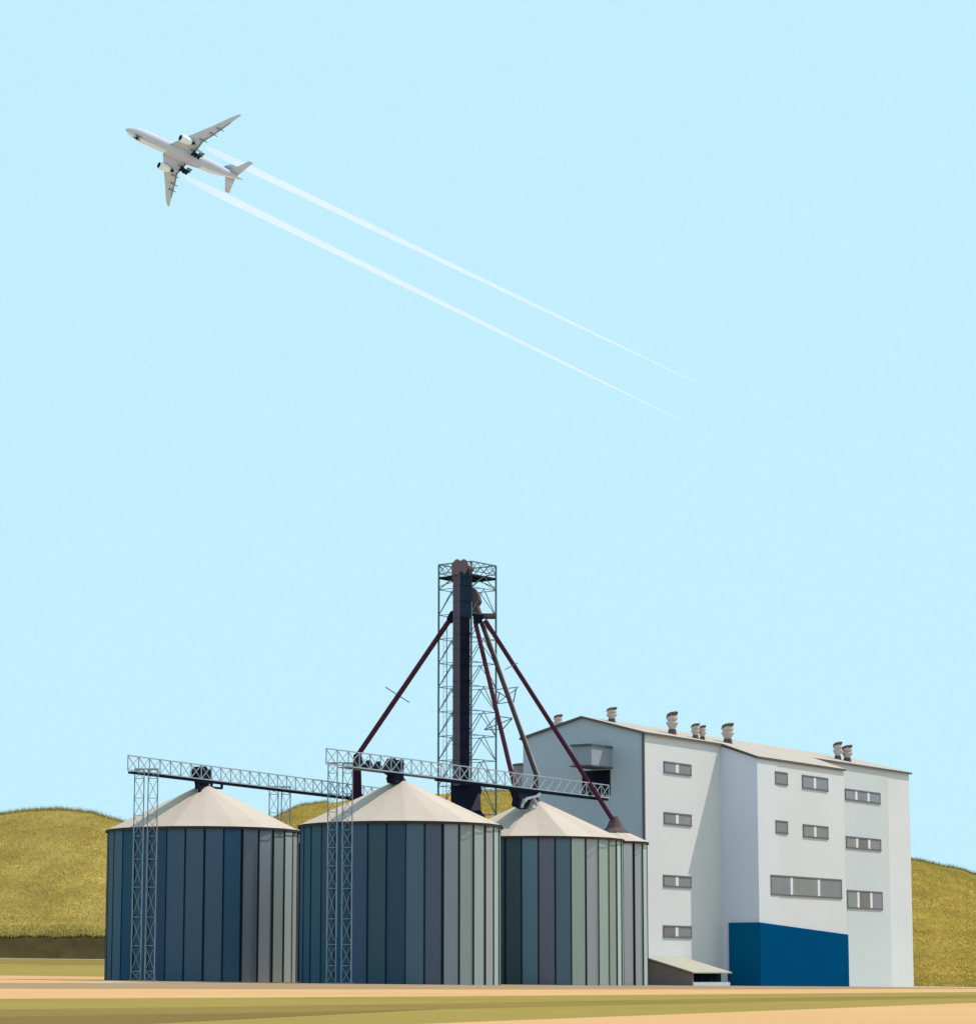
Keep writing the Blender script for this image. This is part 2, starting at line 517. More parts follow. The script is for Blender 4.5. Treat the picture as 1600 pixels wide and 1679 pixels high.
def silo(label, cx, Y, dia, eave_py, apex_py, px, npan=34, edge=0., tones=(), start=0, group='round grain silos', seed=0):
    rr = random.Random(seed)
    R = dia / 2
    X = (px - 800) / F * Y
    zb = min(gz(X + R, Y), gz(X - R, Y)) - .15
    ze = at(px, eave_py, Y).z
    za = at(px, apex_py, Y).z
    s = thing('grain_silo', label, 'silo', (X, Y, gz(X, Y)), group)
    wall = MB()
    view = math.atan2(-Y, -X)
    ph = view + math.radians(edge)                     # a sheet joint sits `edge` degrees right of the sight line
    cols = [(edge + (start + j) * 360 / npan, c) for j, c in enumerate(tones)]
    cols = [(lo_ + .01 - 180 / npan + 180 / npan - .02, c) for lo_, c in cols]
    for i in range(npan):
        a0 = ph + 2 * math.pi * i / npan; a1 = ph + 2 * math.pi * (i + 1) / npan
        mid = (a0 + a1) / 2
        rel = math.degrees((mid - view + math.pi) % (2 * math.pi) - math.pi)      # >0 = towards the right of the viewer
        if 25 < rel < 150: tgt = rr.choice(PALES)  # sun-side sheets coloured paler, the rest darker: shading painted into the wall
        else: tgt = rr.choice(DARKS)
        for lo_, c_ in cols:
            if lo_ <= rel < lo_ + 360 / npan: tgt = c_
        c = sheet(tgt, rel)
        p0 = Vector((X + R * math.cos(a0), Y + R * math.sin(a0), 0)); p1 = Vector((X + R * math.cos(a1), Y + R * math.sin(a1), 0))
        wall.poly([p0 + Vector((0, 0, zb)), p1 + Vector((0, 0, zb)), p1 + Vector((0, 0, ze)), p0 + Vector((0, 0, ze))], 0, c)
        # vertical stiffener on the joint
        t = Vector((-math.sin(a0), math.cos(a0), 0)) * (.10 if rel > 20 else .075); n = Vector((math.cos(a0), math.sin(a0), 0))
        wd = rr.choice([.6, 1, 1, 1.4])
        q = p0
        B = [q - t * wd - n * .05, q + t * wd - n * .05, q + t * wd + n * .05, q - t * wd + n * .05]
        wall.hexa([b + Vector((0, 0, zb)) for b in B] + [b + Vector((0, 0, ze - .02)) for b in B], 1 if 20 < rel < 160 else 2)  # seam tone split by sun and shade side, painted in
    wall.build('wall', [M['panel'], M['seam'], M['seam_shade']], s)
    cone = MB()
    Ro = R + .24; zo = ze - .05; rt = .55 * dia / 20
    nc = 20 if npan > 20 else 14
    for i in range(nc):
        a0 = ph + 2 * math.pi * i / nc; a1 = ph + 2 * math.pi * (i + 1) / nc
        k = 1 + .06 * math.sin(i * 2.1 + seed) + rr.uniform(-.05, .05)
        c = (.485 * k, .392 * k, .335 * k)
        mk = lambda a, r_, z: Vector((X + r_ * math.cos(a), Y + r_ * math.sin(a), z))
        cone.poly([mk(a0, Ro, zo), mk(a1, Ro, zo), mk(a1, rt, za), mk(a0, rt, za)], 0, c)
        cone.poly([mk(a0, Ro, zo - .05), mk(a1, Ro, zo - .05), mk(a1, R - .2, zo - .05), mk(a0, R - .2, zo - .05)], 0, (.05, .05, .055))
    cone.build('roof', M['cone'], s)
    ev = MB()
    ev.lathe((X, Y, 0), [(Ro + .02, zo - .26), (Ro + .02, zo - .02)], npan, 0, False, ph)
    ev.build('eave_trim', M['eave'], s)
    cap = MB()
    cap.lathe((X, Y, 0), [(rt * 1.12, za - .2), (rt * 1.0, za + .15), (rt * .7, za + .22), (rt * .7, za + .4)], 14)
    cap.build('roof_cap', M['brown'], s)
    return s, Vector((X, Y, za))


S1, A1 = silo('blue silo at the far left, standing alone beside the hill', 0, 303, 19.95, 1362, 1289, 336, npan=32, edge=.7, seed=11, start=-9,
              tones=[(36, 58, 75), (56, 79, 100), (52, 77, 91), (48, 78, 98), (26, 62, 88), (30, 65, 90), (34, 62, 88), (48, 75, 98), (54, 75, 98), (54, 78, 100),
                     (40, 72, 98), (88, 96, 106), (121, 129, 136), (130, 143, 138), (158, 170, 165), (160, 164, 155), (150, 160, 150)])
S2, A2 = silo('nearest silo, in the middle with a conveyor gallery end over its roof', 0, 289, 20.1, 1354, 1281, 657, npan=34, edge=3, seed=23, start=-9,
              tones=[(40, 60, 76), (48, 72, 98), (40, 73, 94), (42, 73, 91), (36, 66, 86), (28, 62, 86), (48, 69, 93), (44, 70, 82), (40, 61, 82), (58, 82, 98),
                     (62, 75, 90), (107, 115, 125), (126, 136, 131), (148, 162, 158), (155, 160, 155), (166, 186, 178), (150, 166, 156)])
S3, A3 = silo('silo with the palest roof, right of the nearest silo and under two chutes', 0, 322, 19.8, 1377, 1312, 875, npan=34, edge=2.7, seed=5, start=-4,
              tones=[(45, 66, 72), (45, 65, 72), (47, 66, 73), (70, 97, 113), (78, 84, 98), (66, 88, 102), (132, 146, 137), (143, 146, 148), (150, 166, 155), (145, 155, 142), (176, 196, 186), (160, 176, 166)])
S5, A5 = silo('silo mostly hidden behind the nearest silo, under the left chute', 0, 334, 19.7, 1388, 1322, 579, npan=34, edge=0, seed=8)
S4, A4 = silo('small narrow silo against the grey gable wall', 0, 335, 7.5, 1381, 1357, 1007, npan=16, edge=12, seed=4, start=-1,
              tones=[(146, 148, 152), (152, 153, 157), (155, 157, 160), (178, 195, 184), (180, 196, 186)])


# ------------------------------------------------------------------ conveyor galleries
def gallery(label, p0, p1, hgt, trough_h, npan, wid=1.2, t0=0.0, shade_t0=.07):
    """p0,p1: top-left and top-right ends of the near truss; heights lerp"""
    g = thing('conveyor_gallery', label, 'conveyor', p0, 'conveyor galleries over the silos')
    d = (p1 - p0); dn = d.normalized()
    side = Vector((-dn.y, dn.x, 0)).normalized()
    if side.y < 0: side = -side          # away from the viewer
    h0, h1 = hgt
    P = lambda t: p0 + d * t
    Hh = lambda t: Vector((0, 0, -(h0 + (h1 - h0) * t)))
    m = MB(); wv = .11
    m.bar(P(0), P(1), wv, wv)
    m.bar(P(0) + Hh(0), P(1) + Hh(1), wv, wv)
    for i in range(npan + 1):
        t = i / npan
        m.bar(P(t) + Hh(t), P(t), .085)
        if i < npan:
            t2 = (i + 1) / npan
            m.bar(P(t) + Hh(t), P(t2), .06)
            m.bar(P(t) + side * .05, P(t2) + Hh(t2) + side * .05, .06)
    m.build('truss', M['steel'], g)
    tr = MB()
    q0, q1 = P(t0) + Hh(t0), P(1) + Hh(1)
    a = [q0 + side * .05, q0 + side * wid, q1 + side * wid, q1 + side * .05]
    dz = Vector((0, 0, -trough_h)); up = Vector((0, 0, -.08))
    tr.hexa([x + dz for x in a] + [x + up for x in a])
    tr.build('conveyor_trough', M['trough'], g)
    wk = MB()  # wide deck added to broaden the gallery's shadow on the silo roofs
    q0, q1 = P(shade_t0) + Hh(shade_t0), P(1) + Hh(1)
    a = [q0 + side * .06, q0 + side * 1.7, q1 + side * 1.7, q1 + side * .06]
    wk.hexa([x + Vector((0, 0, -.04)) for x in a] + [x + Vector((0, 0, .04)) for x in a])
    wk.build('shadow_deck', M['steel_dark'], g)
    return g, P, Hh, side, dn


G1, P1, H1, side1, dn1 = gallery('long gallery reaching over the far left silo, behind the nearest silo', at(210, 1239, 287.5), at(648, 1296, 342.5), (1.45, 1.45), .30, 29, t0=.014, wid=.5, shade_t0=.075)
G2, P2, H2, side2, dn2 = gallery('long gallery reaching over the nearest silo towards the grey gable', at(535, 1227.5, 272.5), at(998, 1288, 339.1), (1.45, 1.5), .30, 31, t0=.36, wid=.9, shade_t0=.08)


def hopper(G, P, Hh, side, t, prof, mname, name='inlet_head', depth=.9):
    m = MB(); c = P(t) + Hh(t) + side * .7
    dn = (P(1) - P(0)); dn.z = 0; dn.normalize()
    f = [c + dn * x + Vector((0, 0, z)) - side * depth / 2 for x, z in prof]
    b = [q + side * depth for q in f]
    n = len(f)
    m.add(f + b, [tuple(range(n)), tuple(range(2 * n - 1, n - 1, -1))] + [(i, n + i, n + (i + 1) % n, (i + 1) % n) for i in range(n)])
    return m.build(name, M[mname], G)


# inlet head above the first silo: px 327-352
def t_of(P, px):
    lo, hi = 0., 1.
    for _ in range(40):
        t = (lo + hi) / 2; q = P(t)
        if 800 + F * q.x / (q.y * cp + (q.z - CAMH) * sp) < px: lo = t
        else: hi = t
    return lo


def rel(P, px):   # metres along the gallery per pixel near px
    return (P(t_of(P, px + 1)) - P(t_of(P, px))).length


t1 = t_of(P1, 340)
u = rel(P1, 340)
hopper(G1, P1, H1, side1, t1, [(-13 * u, .7), (-6 * u, 1.35), (2 * u, 1.4), (6 * u, .95), (11 * u, 1.2), (11.5 * u, 0), (5 * u, -.5), (3.5 * u, -1.5), (-3.5 * u, -1.5), (-4.5 * u, -.5), (-7 * u, .05)], 'black')
bm = MB()
c = P1(t1) + H1(t1) + side1 * .2
for x0, z0, x1, z1 in ((-12, -.3, -12, -.85), (-12, -.3, 8, -.3), (-9, -.85, -9, -1.4), (-12, -.85, -4, -.85), (-9, -1.4, 2, -1.35), (10, -.3, 10, -1.6), (10, -.75, 27, -.72), (27, -.72, 27, -.2), (4, -1.25, 10, -1.25)):
    bm.bar(c + dn1 * (x0 * u) + Vector((0, 0, z0)), c + dn1 * (x1 * u) + Vector((0, 0, z1)), .22)
bm.build('inlet_bracket', M['black'], G1)
# second gallery: big inlet head and three small dark wedges
t2 = t_of(P2, 657); u2 = rel(P2, 657)
hopper(G2, P2, H2, side2, t2, [(-17 * u2, .05), (-5 * u2, 1.42), (0, .85), (9 * u2, 1.42), (9 * u2, -.25), (7 * u2, -.5), (8 * u2, -.75), (5 * u2, -1.05), (-5 * u2, -1.05), (-7 * u2, -.6), (-5 * u2, -.3)], 'black')
for px in (600.5, 615, 630):
    tt = t_of(P2, px)
    hopper(G2, P2, H2, side2, tt, [(-6.5 * u2, .02), (0, .95), (6.5 * u2, .02)], 'black', 'dark_wedge', .5)
t3 = t_of(P2, 872); u3 = rel(P2, 872)
hopper(G2, P2, H2, side2, t3, [(-22 * u3, -.2), (20 * u3, -.25), (15 * u3, -.7), (4 * u3, -1.0), (-4 * u3, -2.3), (-18 * u3, -2.0), (-16 * u3, -1.3)], 'black')
bm = MB(); c = P2(t3) + H2(t3)
for x0, z0, x1, z1 in ((-15, -1.7, -8, -1.15), (-8, -1.15, 9, -.75), (9, -.75, 13, -.45), (-17, -2.2, -13, -1.3), (2, -.95, 8, -1.75)):
    bm.bar(c + dn2 * (x0 * u3) + Vector((0, 0, z0)), c + dn2 * (x1 * u3) + Vector((0, 0, z1)), .24)
bm.build('inlet_bracket', M['steel'], G2)


# ------------------------------------------------------------------ lattice supports
def support(label, cols, top_py, levels, Y, ztop_py, group='paired lattice supports under the galleries'):
    xc = (cols[0][0] + cols[-1][1]) / 2
    X = (xc - 800) / F * Y
    base = Vector((X, Y, gz(X, Y)))
    s = thing('lattice_support', label, 'support', base, group)
    for a, b in cols:
        m = MB()
        A = lambda px, z: Vector(((px - 800) / F * Y * 1.0, Y, z))
        # keep the columns truly vertical: x from the base pixel at eye height
        zt = at(a, ztop_py, Y).z
        xa, xb = at(a, 1400, Y).x, at(b, 1400, Y).x
        zb = gz(xa, Y)
        m.bar((xa, Y, zb), (xa, Y, zt), .085); m.bar((xb, Y, zb), (xb, Y, zt), .085)
        zl = [zt - .05] + [at(a, l, Y).z for l in levels if l < 1612] + [zb + .05]
        for i, z in enumerate(zl):
            m.bar((xa, Y, z), (xb, Y, z), .065)
            if i + 1 < len(zl):
                z2 = zl[i + 1]
                m.bar((xa, Y, z), (xb, Y, z2), .05); m.bar((xa, Y + .06, z2), (xb, Y + .06, z), .05)
        m.build('lattice_column', M['lattice'], s)
        f = MB(); f.box(((xa + xb) / 2, Y, zb + .06), (xb - xa + .5, 0, 0), (0, .7, 0), (0, 0, .14))
        f.build('foot_plate', M['steel_dark'], s)
    cb = MB()
    x0 = at(cols[0][0], 1400, Y).x; x1 = at(cols[-1][1], 1400, Y).x
    zt = at(xc, ztop_py, Y).z
    cb.bar((x0 - .06, Y, zt + .05), (x1 + .06, Y, zt + .05), .12)
    cb.build('cross_beam', M['steel'], s)
    return s


LV = [1277, 1309, 1338, 1371, 1409, 1455, 1504, 1551, 1593]
support('lattice support in front of the far left silo', [(218.5, 234), (241, 256.5)], 1264, LV, 289, 1262)
support('lattice support in front of the nearest silo', [(537, 552), (561, 577)], 1252, [1268, 1302, 1332, 1361, 1390, 1420, 1457, 1507, 1549, 1584], 275, 1252)
support('lattice support rising behind the far left silo', [(440.5, 455), (460.5, 475)], 1290, [1303, 1333, 1363, 1395, 1430, 1470, 1515, 1560], 320, 1291)


# ------------------------------------------------------------------ elevator tower
TC = Vector(((766 - 800) / F * 337, 337, 0)); TS = 4.83; TH = math.radians(37)
e1 = Vector((math.sin(TH), math.cos(TH), 0)); e2 = Vector((-math.cos(TH), math.sin(TH), 0))   # away-right, away-left
corner = lambda i, j: TC + e1 * TS * (i - .5) + e2 * TS * (j - .5)
front, right_, left_, back_ = corner(0, 0), corner(1, 0), corner(0, 1), corner(1, 1)
zt = lambda py: at(766, py, 337).z
TG = thing('elevator_tower', 'tall open lattice tower with a railed top platform behind the silos', 'tower', (TC.x, TC.y, gz(TC.x, TC.y)))
V3 = lambda p, z: Vector((p.x, p.y, z))
legs = [front, right_, back_, left_]
for i, L_ in enumerate(legs):
    m = MB(); m.bar(V3(L_, gz(L_.x, L_.y)), V3(L_, zt(927)), .17)
    m.build('leg', M['steel_dark'], TG)
lev = [968, 1010, 1049, 1089, 1128, 1168, 1208, 1248, 1290, 1336, 1378, 1420, 1462, 1504, 1546, 1588]
for (a, b, k) in ((front, right_, 0), (left_, front, 1), (right_, back_, 2), (back_, left_, 3)):
    m = MB()
    prev = 948
    for l in lev:
        z0, z1 = zt(l), zt(prev)
        m.bar(V3(a, z0), V3(b, z0), .07)
        mid = (a + b) / 2
        m.bar(V3(a, z0), V3(mid, z1), .07); m.bar(V3(b, z0), V3(mid, z1), .07)
        prev = l
    m.build('bracing', M['steel_dark'], TG)
# plan bracing
for l in lev[::1]:
    m = MB()
    z0 = zt(l) + .02
    m.bar(V3((front + left_) / 2, z0), V3((front + right_) / 2, z0), .055)
    m.bar(V3((back_ + left_) / 2, z0), V3((front + left_) / 2, z0), .055)
    m.build('plan_bracing', M['steel_dark'], TG)
# cable / ladder rails on the left half
m = MB()
lx = TC + e2 * 1.6 - e1 * 1.9
m.bar(V3(lx, gz(lx.x, lx.y)), V3(lx, zt(1020)), .07)
m.bar(V3(lx + e2 * .5, gz(lx.x, lx.y)), V3(lx + e2 * .5, zt(1020)), .03)
for i in range(70):
    z = zt(1600) + (zt(1020) - zt(1600)) * i / 70
    m.bar(V3(lx, z), V3(lx + e2 * .5, z), .025)
m.build('ladder', M['steel_dark'], TG)
# platform + railing
m = MB()
zp = zt(947)
m.hexa([V3(p, zp - .28) for p in legs] + [V3(p, zp) for p in legs])
m.build('platform', M['black'], TG)
for (a, b) in ((front, right_), (left_, front), (right_, back_), (back_, left_)):
    m = MB()
    z1, z0 = zt(927), zt(942)
    m.bar(V3(a, z1), V3(b, z1), .12); m.bar(V3(a, z0), V3(b, z0), .08)
    n = 4
    for i in range(n):
        p, q = a + (b - a) * i / n, a + (b - a) * (i + 1) / n
        m.bar(V3(p, z0), V3(q, z1), .06); m.bar(V3(p, z1), V3(q, z0), .06)
    m.build('railing', M['steel_dark'], TG)
# knee braces under the platform
m = MB()
for p in legs:
    q = TC + (p - TC) * .3
    m.bar(V3(p, zt(963)), V3(q, zp - .28), .08)
m.build('knee_brace', M['steel_dark'], TG)

# bucket elevator: a twin-tone column with head and boot, standing inside the tower
EC = Vector(((757 - 800) / F * 336.0, 336.0, 0))
EL = thing('bucket_elevator', 'dark two-tone bucket elevator column running up inside the lattice tower', 'elevator', (EC.x, EC.y, gz(EC.x, EC.y)))
# column faces: left-front mauve face px 743-754, right-front navy face px 754-769
th2 = math.radians(52)
zc = lambda py: at(757, py, 332.8).z
f1 = Vector((math.sin(th2), math.cos(th2), 0)); f2 = Vector((-math.cos(th2), math.sin(th2), 0))
s1, s2 = 1.15 / math.sin(th2) * 1.0, .85 / math.cos(th2) * 1.0
fc = at(754, 1100, 332.5); fc.z = 0      # front edge of the column


def prism(mb, o, a, b, z0, z1, mi=0):
    pts = [o, o + a, o + a + b, o + b]
    mb.hexa([V3(p, z0) for p in pts] + [V3(p, z1) for p in pts], mi)


m = MB()
prism(m, fc, f1 * s1, f2 * s2, zc(1288), zc(938))
me_ = m.build('leg_casing', [M['navy_dark'], M['mauve']], EL)
for pl in me_.data.polygons:                    # the left-front cladding sheets are mauve
    if pl.normal.dot(-f1) > .9: pl.material_index = 1
for py in range(960, 1290, 26):                # flanges
    m = MB()
    prism(m, fc - f1 * .04 - f2 * .04, f1 * (s1 + .08), f2 * (s2 + .08), zc(py) - .04, zc(py) + .04)
    me_ = m.build('flange', [M['navy_dark'], M['mauve']], EL)
    for pl in me_.data.polygons:
        if pl.normal.dot(-f1) > .9: pl.material_index = 1
# wider upper casing on the right side: px 754-775, y 940-1012
m = MB()
prism(m, fc + f1 * s1 * .02 - f2 * .03, f1 * (s1 * 1.2), f2 * (s2 * .9), zc(985), zc(938))
prism(m, fc + f1 * s1 * .02 - f2 * .032, f1 * (s1 * 1.1), f2 * (s2 * .86), zc(1012), zc(985.2))
m.build('upper_casing', M['navy'], EL)
# head with two rounded humps
m = MB()
hc = fc + f2 * .0
ax = Vector((1, .15, 0)).normalized(); ay = Vector((-.15, 1, 0))
x0 = at(744, 930, 334.8).x; x1 = at(768, 930, 334.8).x
prof = []
z0h = zc(942)
W_ = x1 - x0
base = Vector((x0, 332.6, 0))
prof = [(0, z0h), (0, zc(922))] + [(W_ * (.02 + .46 * i / 8), zc(921.5) + .32 * math.sin(math.pi * i / 8) ** .7) for i in range(1, 8)] + \
       [(W_ * (.48 + .46 * i / 8), zc(921.5) + .34 * math.sin(math.pi * i / 8) ** .7) for i in range(1, 8)] + [(W_ * .98, zc(922)), (W_ * 1.0, zc(932)), (W_ * .75, z0h)]
fpts = [base + ax * x + Vector((0, 0, z)) for x, z in prof]
bpts = [p + ay * 1.8 for p in fpts]
n = len(fpts)
m.add(fpts + bpts, [tuple(range(n)), tuple(range(2 * n - 1, n - 1, -1))] + [(i, n + i, n + (i + 1) % n, (i + 1) % n) for i in range(n)])
m.build('head_cover', M['pinkbrown'], EL)
# drive motor beside the head
m = MB()
q = at(770, 931, 333.4)
m.tube(q + Vector((-.3, 0, -.1)), q + Vector((.35, .5, -.15)), .42, .3, 10)
m.box(q + Vector((-.5, .3, -.65)), (1.2, 0, 0), (0, .8, 0), (0, 0, .5))
m.build('drive_motor', M['brown'], EL)
# boot hopper at the foot (px 738-791, y 1288-1340)
m = MB()
A = [at(738, 1600, 333.5), at(791, 1600, 333.5)]
bx0, bx1 = at(739, 1290, 333.5).x, at(789, 1290, 333.5).x
bx2 = at(794, 1338, 333.5).x
zz1, zz2, zz3 = zt(1286), zt(1303), zt(1342)
D_ = Vector((0, 2.4, 0))
fr = [Vector((bx0, 333.5, gz(0, 333))), Vector((bx2 + .1, 333.5, gz(0, 333))), Vector((bx2, 333.5, zz3)), Vector((bx1 - .7, 333.5, zt(1316))), Vector((bx1, 333.5, zz2)), Vector((bx1, 333.5, zz1)), Vector((bx0, 333.5, zz1))]
n = len(fr)
m.add(fr + [p + D_ for p in fr], [tuple(range(n)), tuple(range(2 * n - 1, n - 1, -1))] + [(i, n + i, n + (i + 1) % n, (i + 1) % n) for i in range(n)])
m.build('boot_hopper', M['navy_dark'], EL)
m = MB()
y_ = 333.4
m.hexa([Vector((at(772, 1327, y_).x, y_, zt(1332))), Vector((at(789, 1333, y_).x, y_ - .2, zt(1332))), Vector((at(789, 1333, y_).x, y_ + .1, zt(1332))), Vector((at(772, 1327, y_).x, y_ + .1, zt(1332)))] +
       [Vector((at(784, 1305, y_).x, y_ - .05, zt(1304))), Vector((at(787, 1305, y_).x, y_ - .05, zt(1304))), Vector((at(787, 1305, y_).x, y_ + .1, zt(1304))), Vector((at(784, 1305, y_).x, y_ + .1, zt(1304)))])
m.build('inspection_door', M['mauve'], EL)

# distributor: brown turn-head and small deck to the right of the column
DI = thing('grain_distributor', 'dull brown turn head and small deck below the tower platform', 'distributor', at(782, 1012, 335.2))
m = MB()
pr = [(771, 962), (777, 964), (784, 976), (786, 985), (782, 992), (788, 1008), (770, 1008)]
fpts = [at(x, y, 334.6) for x, y in pr]; bpts = [p + Vector((.3, 1.6, 0)) for p in fpts]; n = len(pr)
m.add(fpts + bpts, [tuple(range(n)), tuple(range(2 * n - 1, n - 1, -1))] + [(i, n + i, n + (i + 1) % n, (i + 1) % n) for i in range(n)])
m.build('turn_head', M['brown'], DI)
m = MB()
m.box(at(796, 1010.5, 336) , (2.4, 0, 0), (0, 2.2, 0), (0, 0, .42))
m.build('deck', M['brown'], DI)
m = MB()
pr = [(775, 1007), (792, 1008), (788, 1017), (782, 1021), (776, 1018)]
fpts = [at(x, y, 333.9) for x, y in pr]; bpts = [p + Vector((.1, 1.6, 0)) for p in fpts]; n = len(pr)
m.add(fpts + bpts, [tuple(range(n)), tuple(range(2 * n - 1, n - 1, -1))] + [(i, n + i, n + (i + 1) % n, (i + 1) % n) for i in range(n)])
m.build('outlet_box', M['navy_dark'], DI)
m = MB()
pr = [(732, 1014), (738, 1003), (744, 1000), (744, 1016), (738, 1020), (734, 1018)]
fpts = [at(x, y, 334.2) for x, y in pr]; bpts = [p + Vector((.1, 1.6, 0)) for p in fpts]; n = len(pr)
m.add(fpts + bpts, [tuple(range(n)), tuple(range(2 * n - 1, n - 1, -1))] + [(i, n + i, n + (i + 1) % n, (i + 1) % n) for i in range(n)])
m.build('outlet_box', M['navy_dark'], DI)


# ------------------------------------------------------------------ grain chutes
def chute(label, p, q, r, mname='maroon', flip=None):
    o = thing('grain_chute', label, 'chute', p, 'sloping grain chutes from the tower head')
    m = MB(); m.tube(p, q, r, n=12); m.build('pipe', M[mname], o, smooth=False)
    return o


cA = chute('steep maroon chute sloping down to the left from the tower', at(737, 1017, 334.6), at(587, 1238, 331), .30)
m = MB()
pts = [(at(579.5, 1238, 330.6), at(592.5, 1230, 330.6)), (at(579, 1262, 330.6), at(592.5, 1262, 330.6)), (at(578.5, 1280, 330.6), at(591.5, 1262, 330.6)), (at(576, 1300, 330.6), at(592.5, 1300, 330.6)), (at(570, 1312, 330.6), at(600, 1312, 330.6))]
rg = []
for a, b in pts:
    rg.append([a, b, b + Vector((0, 1.1, 0)), a + Vector((0, 1.1, 0))])
m.rings(rg)
m.build('drop_box', M['drop'], cA)
m = MB()
pc = at(651, 1139, 332.9)
m.bar(at(632, 1127, 332.6), at(671, 1152, 332.6), .11)
m.build('stay_rod', M['steel_dark'], cA)
cB = chute('nearer maroon chute dropping steeply beside the tower leg', at(779, 1019, 334.4), at(846, 1300, 322.5), .26)
m = MB()
m.tube(at(846, 1298, 322.5), A3 + Vector((-.7, 0, .2)), .42, .42)
m.build('end_elbow', M['maroon'], cB)
pC, qC = at(789, 1021, 335), at(880, 1274, 323.6)
cC = chute('chute with a pale right edge dropping onto the palest silo roof', pC, qC, .23, 'chute_grey')
m = MB()
off = Vector((.26, .06, .07))
m.tube(pC + off, qC + off, .085, n=8); m.build('pale_rail', M['pipe_pale'], cC)
m = MB(); m.tube(qC, A3 + Vector((.1, .75, .3)), .30, .45); m.build('end_elbow', M['chute_grey'], cC)
cD = chute('longest maroon chute reaching the small silo by the gable', at(795, 1017, 332.2), at(1004, 1344, 334), .27)
m = MB()
zA = A4.z
m.lathe((A4.x, A4.y, 0), [(1.75, zA - .62), (1.0, zA - .05), (.72, zA + .6), (.42, zA + 1.25)], 12)
m.build('outlet_funnel', M['brown'], cD)
m = MB(); m.bar(at(828, 1098, 332.2), at(849, 1087, 332.2), .09); m.build('stay_rod', M['steel_dark'], cD)
# bracket frames tying the chutes to the tower
for lab, lines, Y in (('upper bracket frame between tower leg and chutes', [((812, 1131), (850, 1127)), ((813, 1133), (843, 1151)), ((815, 1153), (848, 1129)), ((846, 1129), (842, 1150)), ((815, 1154), (843, 1151)), ((819, 1135), (815, 1153))], 334.2),
                      ('lower bracket frame between tower leg and chutes', [((817, 1175), (840, 1178)), ((840, 1178), (794, 1197)), ((840, 1178), (824, 1196)), ((794, 1197), (824, 1196)), ((794, 1197), (812, 1177))], 333.6)):
    br = MB()
    for a, b in lines: br.bar(at(*a, Y), at(*b, Y + .4), .10)
    o = br.build('chute_bracket', M['steel_dark'], None, origin=at(*lines[0][0], Y))
    tag(o, lab, 'bracket', 'bracket frames beside the tower')


# ------------------------------------------------------------------ the mill building
BA = math.radians(31)
B0 = at(1058, 1600, 350); B0.z = 0                  # near corner
t_ = Vector((math.sin(BA), math.cos(BA), 0))        # along the long front, away
n_ = Vector((math.cos(BA), -math.sin(BA), 0))       # outward normal of the long front
LEN = 83.0; GW = 17.0
ZE = at(1058, 1203, 350).z; ZR = at(957, 1178, 354.4).z; ZB = -2.0
WALLP = lambda t, d, z: B0 + t_ * t + n_ * d + Vector((0, 0, z))


def fac(px, d=0.0, z=15):
    """distance along the long front seen at photo column px on the plane d metres proud"""
    lo, hi = -20., 140.
    for _ in range(50):
        t = (lo + hi) / 2; q = WALLP(t, d, z)
        x = 800 + F * q.x / (q.y * cp + (q.z - CAMH) * sp)
        if x < px: lo = t
        else: hi = t
    return lo


def zfac(px, py, d=0.0):
    t = fac(px, d); return at(px, py, WALLP(t, d, 0).y).z


ML = thing('mill_building', 'tall white mill with grey gable, pitched roof and rows of strip windows', 'building', V3(B0, -.4))
tR0, tR1 = fac(1186), fac(1386)                # recess / rear section boundaries
tw0, tw1 = fac(1243, 5.1), fac(1386, 5.1)
# body walls
m = MB()
m.hexa([WALLP(0, -GW, ZB), WALLP(0, 0, ZB), WALLP(LEN, 0, ZB), WALLP(LEN, -GW, ZB), WALLP(0, -GW, ZE), WALLP(0, 0, ZE), WALLP(LEN, 0, ZE), WALLP(LEN, -GW, ZE)])
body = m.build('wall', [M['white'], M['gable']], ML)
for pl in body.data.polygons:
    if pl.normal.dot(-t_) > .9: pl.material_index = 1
# gable triangle
m = MB()
for tt in (0, LEN - .3):
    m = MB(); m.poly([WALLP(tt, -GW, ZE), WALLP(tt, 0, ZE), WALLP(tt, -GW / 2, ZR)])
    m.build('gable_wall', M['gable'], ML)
# slim dark edge where gable and front meet
m = MB(); m.box(WALLP(-.06, .02, (ZE + ZB) / 2), t_ * .26, n_ * .26, (0, 0, ZE - ZB - .05)); m.build('corner_trim', M['roof_trim'], ML)
# rear section of the front in grey-green, then white
m = MB()
z_ = lambda a, b, d, z0, z1, th: m.hexa([WALLP(a, d, z0), WALLP(a, d + th, z0), WALLP(b, d + th, z0), WALLP(b, d, z0), WALLP(a, d, z1), WALLP(a, d + th, z1), WALLP(b, d + th, z1), WALLP(b, d, z1)])
z_(tw1 - .5, fac(1458), .0, ZB, ZE - .02, .05)
m.build('wall_facing', M['greengrey'], ML)
# roof: two slabs with overhang; the front slab runs down over the wing
OV = .35
pitch = (ZR - ZE) / (GW / 2)
m = MB()
th = Vector((0, 0, .28))
def slab(mb, pts, mi=0):
    mb.hexa(pts + [p + th for p in pts], mi)
slab(m, [WALLP(-OV, -GW - OV, ZE - pitch * OV), WALLP(-OV, -GW / 2, ZR), WALLP(LEN + OV, -GW / 2, ZR), WALLP(LEN + OV, -GW - OV, ZE - pitch * OV)])
slab(m, [WALLP(-OV, -GW / 2, ZR), WALLP(-OV, OV, ZE - pitch * OV), WALLP(LEN + OV, OV, ZE - pitch * OV), WALLP(LEN + OV, -GW / 2, ZR)])
rf = m.build('roof', [M['roof'], M['roof_trim']], ML)
for pl in rf.data.polygons:
    if abs(pl.normal.z) < .5 or pl.normal.z < 0: pl.material_index = 1
